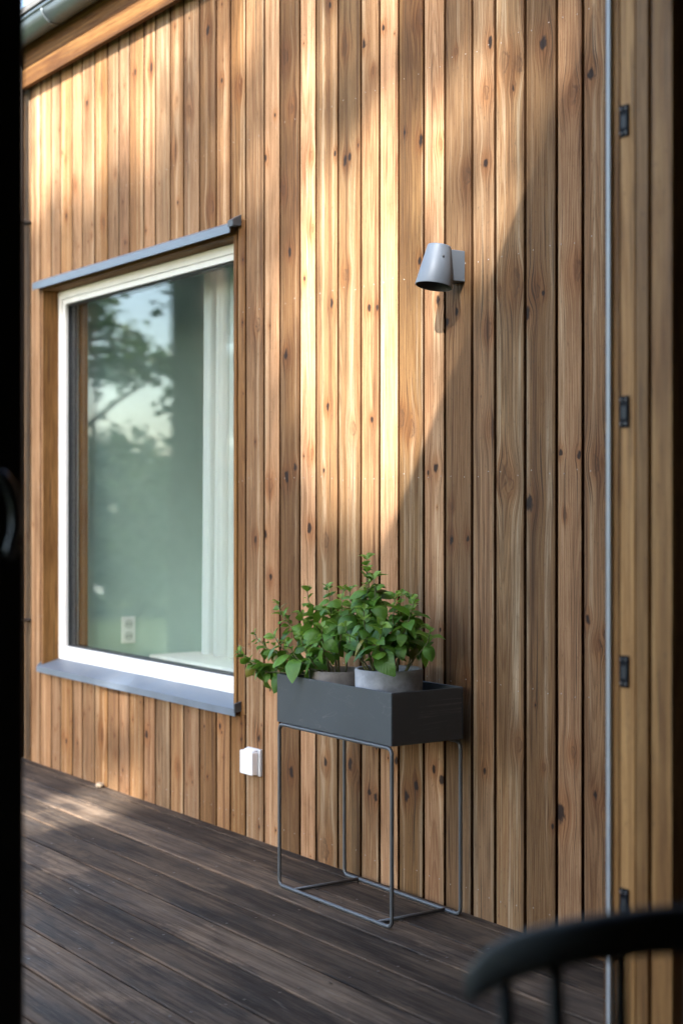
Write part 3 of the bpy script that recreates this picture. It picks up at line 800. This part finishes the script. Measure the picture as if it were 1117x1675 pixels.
# right plant: upright bush, tallest shoot a little left of its middle
st_r = [(-.02, 0, (-.085, -.02, .345), (-.15, 0, 1), 1.0), (.01, -.02, (-.035, -.03, .290), (0, -.1, 1), 1.05), (.03, .01, (.045, .01, .245), (.1, 0, 1), 1.0),
        (.04, -.02, (.125, -.01, .225), (.3, -.1, 1), 1.0), (.05, .01, (.170, .02, .150), (.5, 0, .8), .9), (-.04, -.02, (-.125, -.05, .250), (-.3, -.1, 1), 1.1),
        (.00, -.04, (.010, -.095, .200), (0, -.4, .9), 1.1), (.03, -.04, (.080, -.085, .160), (.2, -.4, .8), 1.1), (-.03, -.04, (-.070, -.10, .150), (-.2, -.4, .8), 1.15),
        (.0, .02, (.02, .06, .230), (0, .2, 1), 1.0), (.04, -.03, (.120, -.06, .070), (.5, -.3, .7), 1.0), (-.01, -.05, (-.02, -.100, .120), (0, -.5, .9), 1.0),
        (-.03, .02, (-.10, .04, .190), (-.3, .2, .9), 1.0), (.02, .03, (.055, .07, .150), (.2, .3, .8), .9), (-.02, -.01, (-.06, -.04, .31), (-.1, -.1, 1), 1.1), (.02, -.01, (.07, -.03, .235), (.2, -.1, 1), 1.1)]
basil('basil_plant', 'tall bushy basil plant in the pale right pot', (PR[0], PR[1], zr), st_r, 11, .085)
# left plant: leans out to the left of the box and sags
st_l = [(-.01, 0, (-.02, -.02, .270), (0, 0, 1), 1.0), (.02, -.02, (.065, -.03, .265), (.2, 0, 1), 1.05), (-.03, -.01, (-.110, -.04, .260), (-.3, 0, 1), 1.0),
        (-.03, -.02, (-.215, -.08, .215), (-.5, -.1, .9), .85), (-.04, -.02, (-.290, -.12, .120), (-.8, -.3, .5), .72), (-.04, -.03, (-.310, -.16, .060), (-.9, -.4, .3), .75),
        (-.03, -.04, (-.255, -.15, .035), (-.9, -.4, .2), .85), (-.02, -.04, (-.170, -.12, .120), (-.6, -.4, .6), 1.0), (-.01, -.05, (-.085, -.13, .110), (-.3, -.6, .6), 1.05),
        (.01, -.05, (.000, -.135, .130), (0, -.6, .7), 1.1), (.02, -.04, (.075, -.11, .160), (.2, -.4, .8), 1.1), (-.02, .02, (-.100, .05, .190), (-.3, .2, .9), 1.0),
        (-.03, .01, (-.190, -.01, .185), (-.6, 0, .8), .9), (.02, .01, (.03, .03, .215), (.1, .1, 1), 1.0)]
basil('basil_plant', 'sprawling basil plant in the left pot leaning past the box end', (PL_[0], PL_[1], zl), st_l, 23, .04)

# ------------------------------------------------------------------ chair in the foreground
ch = empty('chair', (-.974, -1.689, -.012), R(55.78)); tag(ch, 'out of focus black spindle back chair in the lower right foreground', 'chair')
def bow(a, z=0.0):                                               # plan of the back: ends wrap forward, middle higher
    x = .199 * a
    return Vector((x, .085 * abs(a) ** 3.0, .788 - .052 * a * a - .026 * a**8 + z))
bm = bmesh.new()
rings = []
nseg = 28
for i in range(nseg + 1):
    a = -1 + 2 * i / nseg
    c_ = bow(a); tg = (bow(min(1, a + .01)) - bow(max(-1, a - .01))).normalized()
    nv = Vector((-tg.y, tg.x, 0)).normalized()
    hh = .0225 * (1 - .25 * max(0, abs(a) - .92) / .08); th = .011
    ring = []
    for k in range(12):
        an = 2 * math.pi * k / 12
        ca, sa = math.cos(an), math.sin(an)
        ring.append(bm.verts.new(c_ + nv * th * math.copysign(abs(ca) ** .6, ca) + Vector((0, 0, 1)) * hh * math.copysign(abs(sa) ** .6, sa)))
    rings.append(ring)
for a, b in zip(rings, rings[1:]):
    for k in range(12): bm.faces.new((a[k], a[(k+1) % 12], b[(k+1) % 12], b[k]))
bm.faces.new(rings[0]); bm.faces.new(rings[-1])
bmesh.ops.recalc_face_normals(bm, faces=bm.faces[:])
link('crest_rail', mesh(bm, 'rail', True), M['chair'], ch)
for a in (-.86, -.64, -.35, 0.0, .35, .64, .86):
    top = bow(a, -.010); bot = Vector((.155 * a / .86, .035 + .03 * abs(a), .455))
    tube('spindle', [bot, bot.lerp(top, .5), top], [.0075, .0095, .0075], M['chair'], ch, 10)
bm = bmesh.new()
outl = []
for k in range(28):
    an = 2 * math.pi * k / 28
    ca, sa = math.cos(an), math.sin(an)
    outl.append((.215 * math.copysign(abs(ca) ** .7, ca), .215 + .205 * math.copysign(abs(sa) ** .7, sa)))
A = [bm.verts.new((x, y, .425)) for x, y in outl]; B = [bm.verts.new((x, y, .460)) for x, y in outl]
bm.faces.new(A[::-1]); bm.faces.new(B)
for k in range(28): bm.faces.new((A[k], A[(k+1) % 28], B[(k+1) % 28], B[k]))
bmesh.ops.bevel(bm, geom=[e for e in bm.edges if abs(e.verts[0].co.z - e.verts[1].co.z) < 1e-6], offset=.008, segments=2, affect='EDGES')
link('seat', mesh(bm, 'seat'), M['chair'], ch)
for sx in (-1, 1):
    for y0, y1 in ((.07, -.02), (.36, .43)):
        tube('leg', [(sx*.20, y1, 0), (sx*.18, (y0 + y1) / 2, .22), (sx*.155, y0, .43)], [.012, .017, .015], M['chair'], ch, 10)
tube('stretcher', [(-.182, .215, .19), (.182, .215, .19)], .009, M['chair'], ch, 8)
for sx in (-1, 1): tube('stretcher', [(sx*.187, .025, .19), (sx*.187, .395, .19)], .009, M['chair'], ch, 8)

# ------------------------------------------------------------------ things behind the window pane
bench = empty('window_bench', (-5.66, .82, 0)); tag(bench, 'white bench inside the room behind the window pane', 'bench')
box('bench_top', (-.755, -.29, .43), (.76, .30, .465), M['room_light'], bench, bev=.004)
box('bench_side', (-.755, -.285, -.0205), (-.72, .295, .4295), M['room_light'], bench)
box('bench_side', (.725, -.285, -.0205), (.76, .295, .4295), M['room_light'], bench)
outl = empty('wall_socket', (-6.42, .424, .585)); outl.scale = (.82, .82, .82); tag(outl, 'white double wall socket on the inside wall behind the pane', 'socket')
box('cover_plate', (.0, -.042, -.075), (.012, .042, .075), M['white_plastic'], outl, bev=.003)
for dz in (-.034, .034):
    bm = bmesh.new(); bm_tube(bm, [(.0122, 0, dz), (.0150, 0, dz)], .027, 20)
    rim = link('socket_well', mesh(bm), M['pale_plastic'], outl)
    for dy in (-.0095, .0095):
        bm = bmesh.new(); bm_tube(bm, [(.0151, dy, dz), (.0160, dy, dz)], .0042, 8)
        link('pin_hole', mesh(bm), M['gasket'], rim)
cu = empty('curtain', (-5.14, .30, .56)); tag(cu, 'white sheer curtain hanging inside the right half of the window', 'curtain')
bm = bmesh.new()
nx = 72
va, vb = [], []
for i in range(nx + 1):
    x = -.37 + .76 * i / nx
    y = .028 * math.sin(i * .62) + .012 * math.sin(i * 1.7 + 1)
    va.append(bm.verts.new((x, y, 0))); vb.append(bm.verts.new((x * .97 + .01, y * .8, 1.60)))
for i in range(nx): bm.faces.new((va[i], va[i+1], vb[i+1], vb[i]))
cl = link('cloth', mesh(bm, 'cloth', True), M['curtain'], cu)
tube('curtain_rod', [(-1.15, 0, 1.61), (.40, 0, 1.61)], .008, M['white_plastic'], cu, 8)

# pebble on the deck at the foot of the wall
bm = bmesh.new(); bmesh.ops.create_icosphere(bm, subdivisions=3, radius=.017)
for v in bm.verts:
    v.co *= 1 + .25 * mnoise.noise(v.co * 60); v.co.z *= .7
pb = link('pebble', mesh(bm, 'pebble', True), M['stone'], None, loc=(-5.76, -.030, .011)); tag(pb, 'small beige pebble on the deck at the foot of the boards', 'pebble')

# ------------------------------------------------------------------ garden: trees that shade the wall and show in the pane
def sstep(a, b, x):
    t_ = max(0.0, min(1.0, (x - a) / (b - a))); return t_ * t_ * (3 - 2 * t_)
def ell(x, z, cx, cz, rx, rz):
    d = math.hypot((x - cx) / rx, (z - cz) / rz); return 1 - sstep(.55, 1.25, d)
def gap(x, z): return min(1.0, 1.12 * max(gap0(x, z), .85 * gap0(x + .06, z), .85 * gap0(x - .06, z)))
def gap0(x, z):
    """how open the crown is along the ray that would meet the wall plane at x, z"""
    v = 0.0
    if x > -6.8:
        v = max(v, (1 - sstep(-5.3, -4.9, x)) * sstep(2.30, 2.62, z))
        v = max(v, .7 * (1 - sstep(-4.8, -4.4, x)) * sstep(2.45, 2.8, z))
    v = max(v, ell(x, z, -3.95, 1.72, .47, .76))
    v = max(v, .82 * ell(x, z, -3.45, 2.12, .48, .45))
    v = max(v, .62 * ell(x, z, -3.60, 1.70, .36, .55))
    v = max(v, .66 * sstep(2.0, 2.3, z) * sstep(-5.0, -4.7, x) * (1 - .7 * sstep(-3.30, -2.95, x)))
    v = max(v, .75 * ell(x, z, -4.25, 1.75, .14, .8))
    v = max(v, .9 * ell(x, z, -5.62, -.26, .28, .46))
    v = max(v, .8 * ell(x, z, -5.66, .36, .13, .16))
    v = max(v, .6 * ell(x, z, -4.95, -.78, .20, .16))
    return v
def leaf_quad(bm, p, size, rnd):
    n_ = Vector((rnd.gauss(0, 1), rnd.gauss(0, 1), rnd.gauss(0, 1) + .6)).normalized()
    u = n_.orthogonal().normalized(); u.rotate(Quaternion(n_, rnd.uniform(0, 6.28))); w_ = n_.cross(u)
    q = [bm.verts.new(p + u * size * .6), bm.verts.new(p + w_ * size * .38), bm.verts.new(p - u * size * .6), bm.verts.new(p - w_ * size * .38)]
    bm.faces.new(q)
def trunk(pts, rad, root, limbs=()):
    bm = bmesh.new(); bm_tube(bm, pts, rad, 14)
    for lp_, lr in limbs: bm_tube(bm, lp_, lr, 7)
    return link('trunk', mesh(bm, 'trunk', True), M['bark'], root)
# 1. the shade tree: unseen, its crown thinned where the wall should catch sun
S = Vector((.6, -1.0, .888))
rnd = random.Random(5)
tb = Vector((1.1, -10.4, -.42))
t1 = empty('shade_tree', tb); tag(t1, 'tall leafy tree whose crown dapples the boarded wall with light', 'tree')
limbs = []
for k in range(9):
    z0 = 6.0 + .55 * k; an = k * 2.4
    a_ = Vector((.05 * k, .0, z0)); b_ = a_ + Vector((math.cos(an) * 1.6, math.sin(an) * 1.2, 1.3))
    wq = [(tb + q_ + (-S) * (-(tb + q_).y)) for q_ in (a_, a_.lerp(b_, .5), b_)]
    if max(gap(q_.x, q_.z) for q_ in wq) > .2: continue
    limbs.append(([a_, a_.lerp(b_, .5) + Vector((0, 0, .12)), b_], [.06, .04, .015]))
trunk([(0, 0, 0), (.05, 0, 3), (.15, .05, 6), (.22, .1, 7.6), (.3, .1, 9.0)], [.24, .20, .16, .12, .05], t1, limbs)
bm = bmesh.new()
for i in range(36000):
    x = rnd.uniform(-8.6, -2.0); z = rnd.uniform(-2.9, 3.9)
    g_ = gap(x, z)
    if rnd.random() < g_ * 1.02: continue
    tt = rnd.gauss(9.6, 1.0)
    p = Vector((x, 0, z)) + S * tt - tb
    leaf_quad(bm, p, rnd.uniform(.10, .19), rnd)
link('crown', mesh(bm, 'crown'), M['tree_leaf'], t1)
# 2. the pine trunk and the trees that show in the pane
def blob_tree(name, label, base, tpts, trad, blobs, n_per, size, mat, seed, limbs=True):
    rnd = random.Random(seed)
    root = empty(name, base); tag(root, label, 'tree' if 'tree' in name else 'shrub')
    bs = Vector(base); lm = []
    bm = bmesh.new()
    for (c_, r_) in blobs:
        c_ = Vector(c_) - bs
        for i in range(int(n_per * (r_ / .3) ** 2)):
            d_ = Vector((rnd.gauss(0, 1), rnd.gauss(0, 1), rnd.gauss(0, 1) * .8)); d_ *= r_ * .55
            leaf_quad(bm, c_ + d_, size * rnd.uniform(.6, 1.3), rnd)
        if limbs:
            q = min((Vector(t_) for t_ in tpts), key=lambda t_: (t_ - c_).length + max(0, t_.z - c_.z) * 2)
            lm.append(([q, q.lerp(c_, .55) + Vector((0, 0, .1)), c_], [.045, .028, .010]))
    trunk(tpts, trad, root, lm)
    link('crown', mesh(bm, 'crown'), mat, root)
    return root
blob_tree('pine_tree', 'thick straight trunk mirrored in the upper right of the pane', (-14.06, -4.79, -.42),
          [(0, 0, 0), (.02, 0, 2.5), (0, .05, 6), (.05, .05, 11)], [.34, .30, .28, .14],
          [((-14.0 + 1.2*math.cos(k*2.1), -4.8 + 1.2*math.sin(k*2.1), 7.2 + .5*k), 1.0) for k in range(8)], 260, .17, M['tree_leaf'], 3)
blob_tree('garden_tree', 'loose leafy tree mirrored against the sky in the pane', (-18.6, -5.2, -.42),
          [(0, 0, 0), (0, .1, 2.2), (-.05, .1, 3.6), (-.1, .1, 5.0)], [.10, .08, .05, .02],
          [((-18.37, -5.56, 3.77), .34), ((-18.26, -5.73, 3.53), .26), ((-18.08, -5.99, 3.29), .24), ((-17.97, -6.16, 2.97), .26), ((-17.84, -6.35, 3.05), .17),
           ((-18.15, -5.89, 2.97), .30), ((-18.33, -5.63, 3.0), .36), ((-17.77, -6.45, 2.97), .22), ((-18.55, -5.2, 3.6), .5), ((-18.7, -5.0, 4.4), .5), ((-18.6, -5.1, 2.8), .4)], 150, .12, M['tree_leaf'], 4)
blob_tree('garden_tree', 'dark tree mirrored behind the thick trunk in the pane', (-19.3, -9.2, -.42),
          [(0, 0, 0), (0, .1, 2.0), (.1, .1, 4.5), (.1, .1, 6.5)], [.16, .13, .08, .03],
          [((-19.3 + .9*math.cos(k*1.7), -9.1 + .8*math.sin(k*1.7), 2.2 + .45*k), .75) for k in range(9)], 150, .15, M['tree_leaf'], 9)
lab = ['rounded shrub at the left end of the garden row', 'broad shrub second from the left in the garden row', 'taller shrub in the middle of the garden row',
       'loose shrub right of the middle of the garden row', 'wide shrub at the right end of the garden row']
for i, (x, y, h) in enumerate(((-20.6, -5.2, 2.3), (-20.2, -6.3, 2.0), (-19.9, -7.0, 2.25), (-19.6, -7.9, 1.9), (-19.2, -9.3, 2.2))):
    s_ = blob_tree('garden_shrub', lab[i], (x, y, -.42), [(0, 0, 0), (.05, 0, .8), (.0, .05, h * .8)], [.05, .035, .01],
              [((x + .55*math.cos(k*2.2), y + .55*math.sin(k*2.2), .0 + (h - .35) * (k % 5 + .6) / 5.0), .55) for k in range(11)], 130, .13, M['shrub_leaf'], 40 + i, False)
    s_['group'] = 'shrubs along the far side of the lawn'
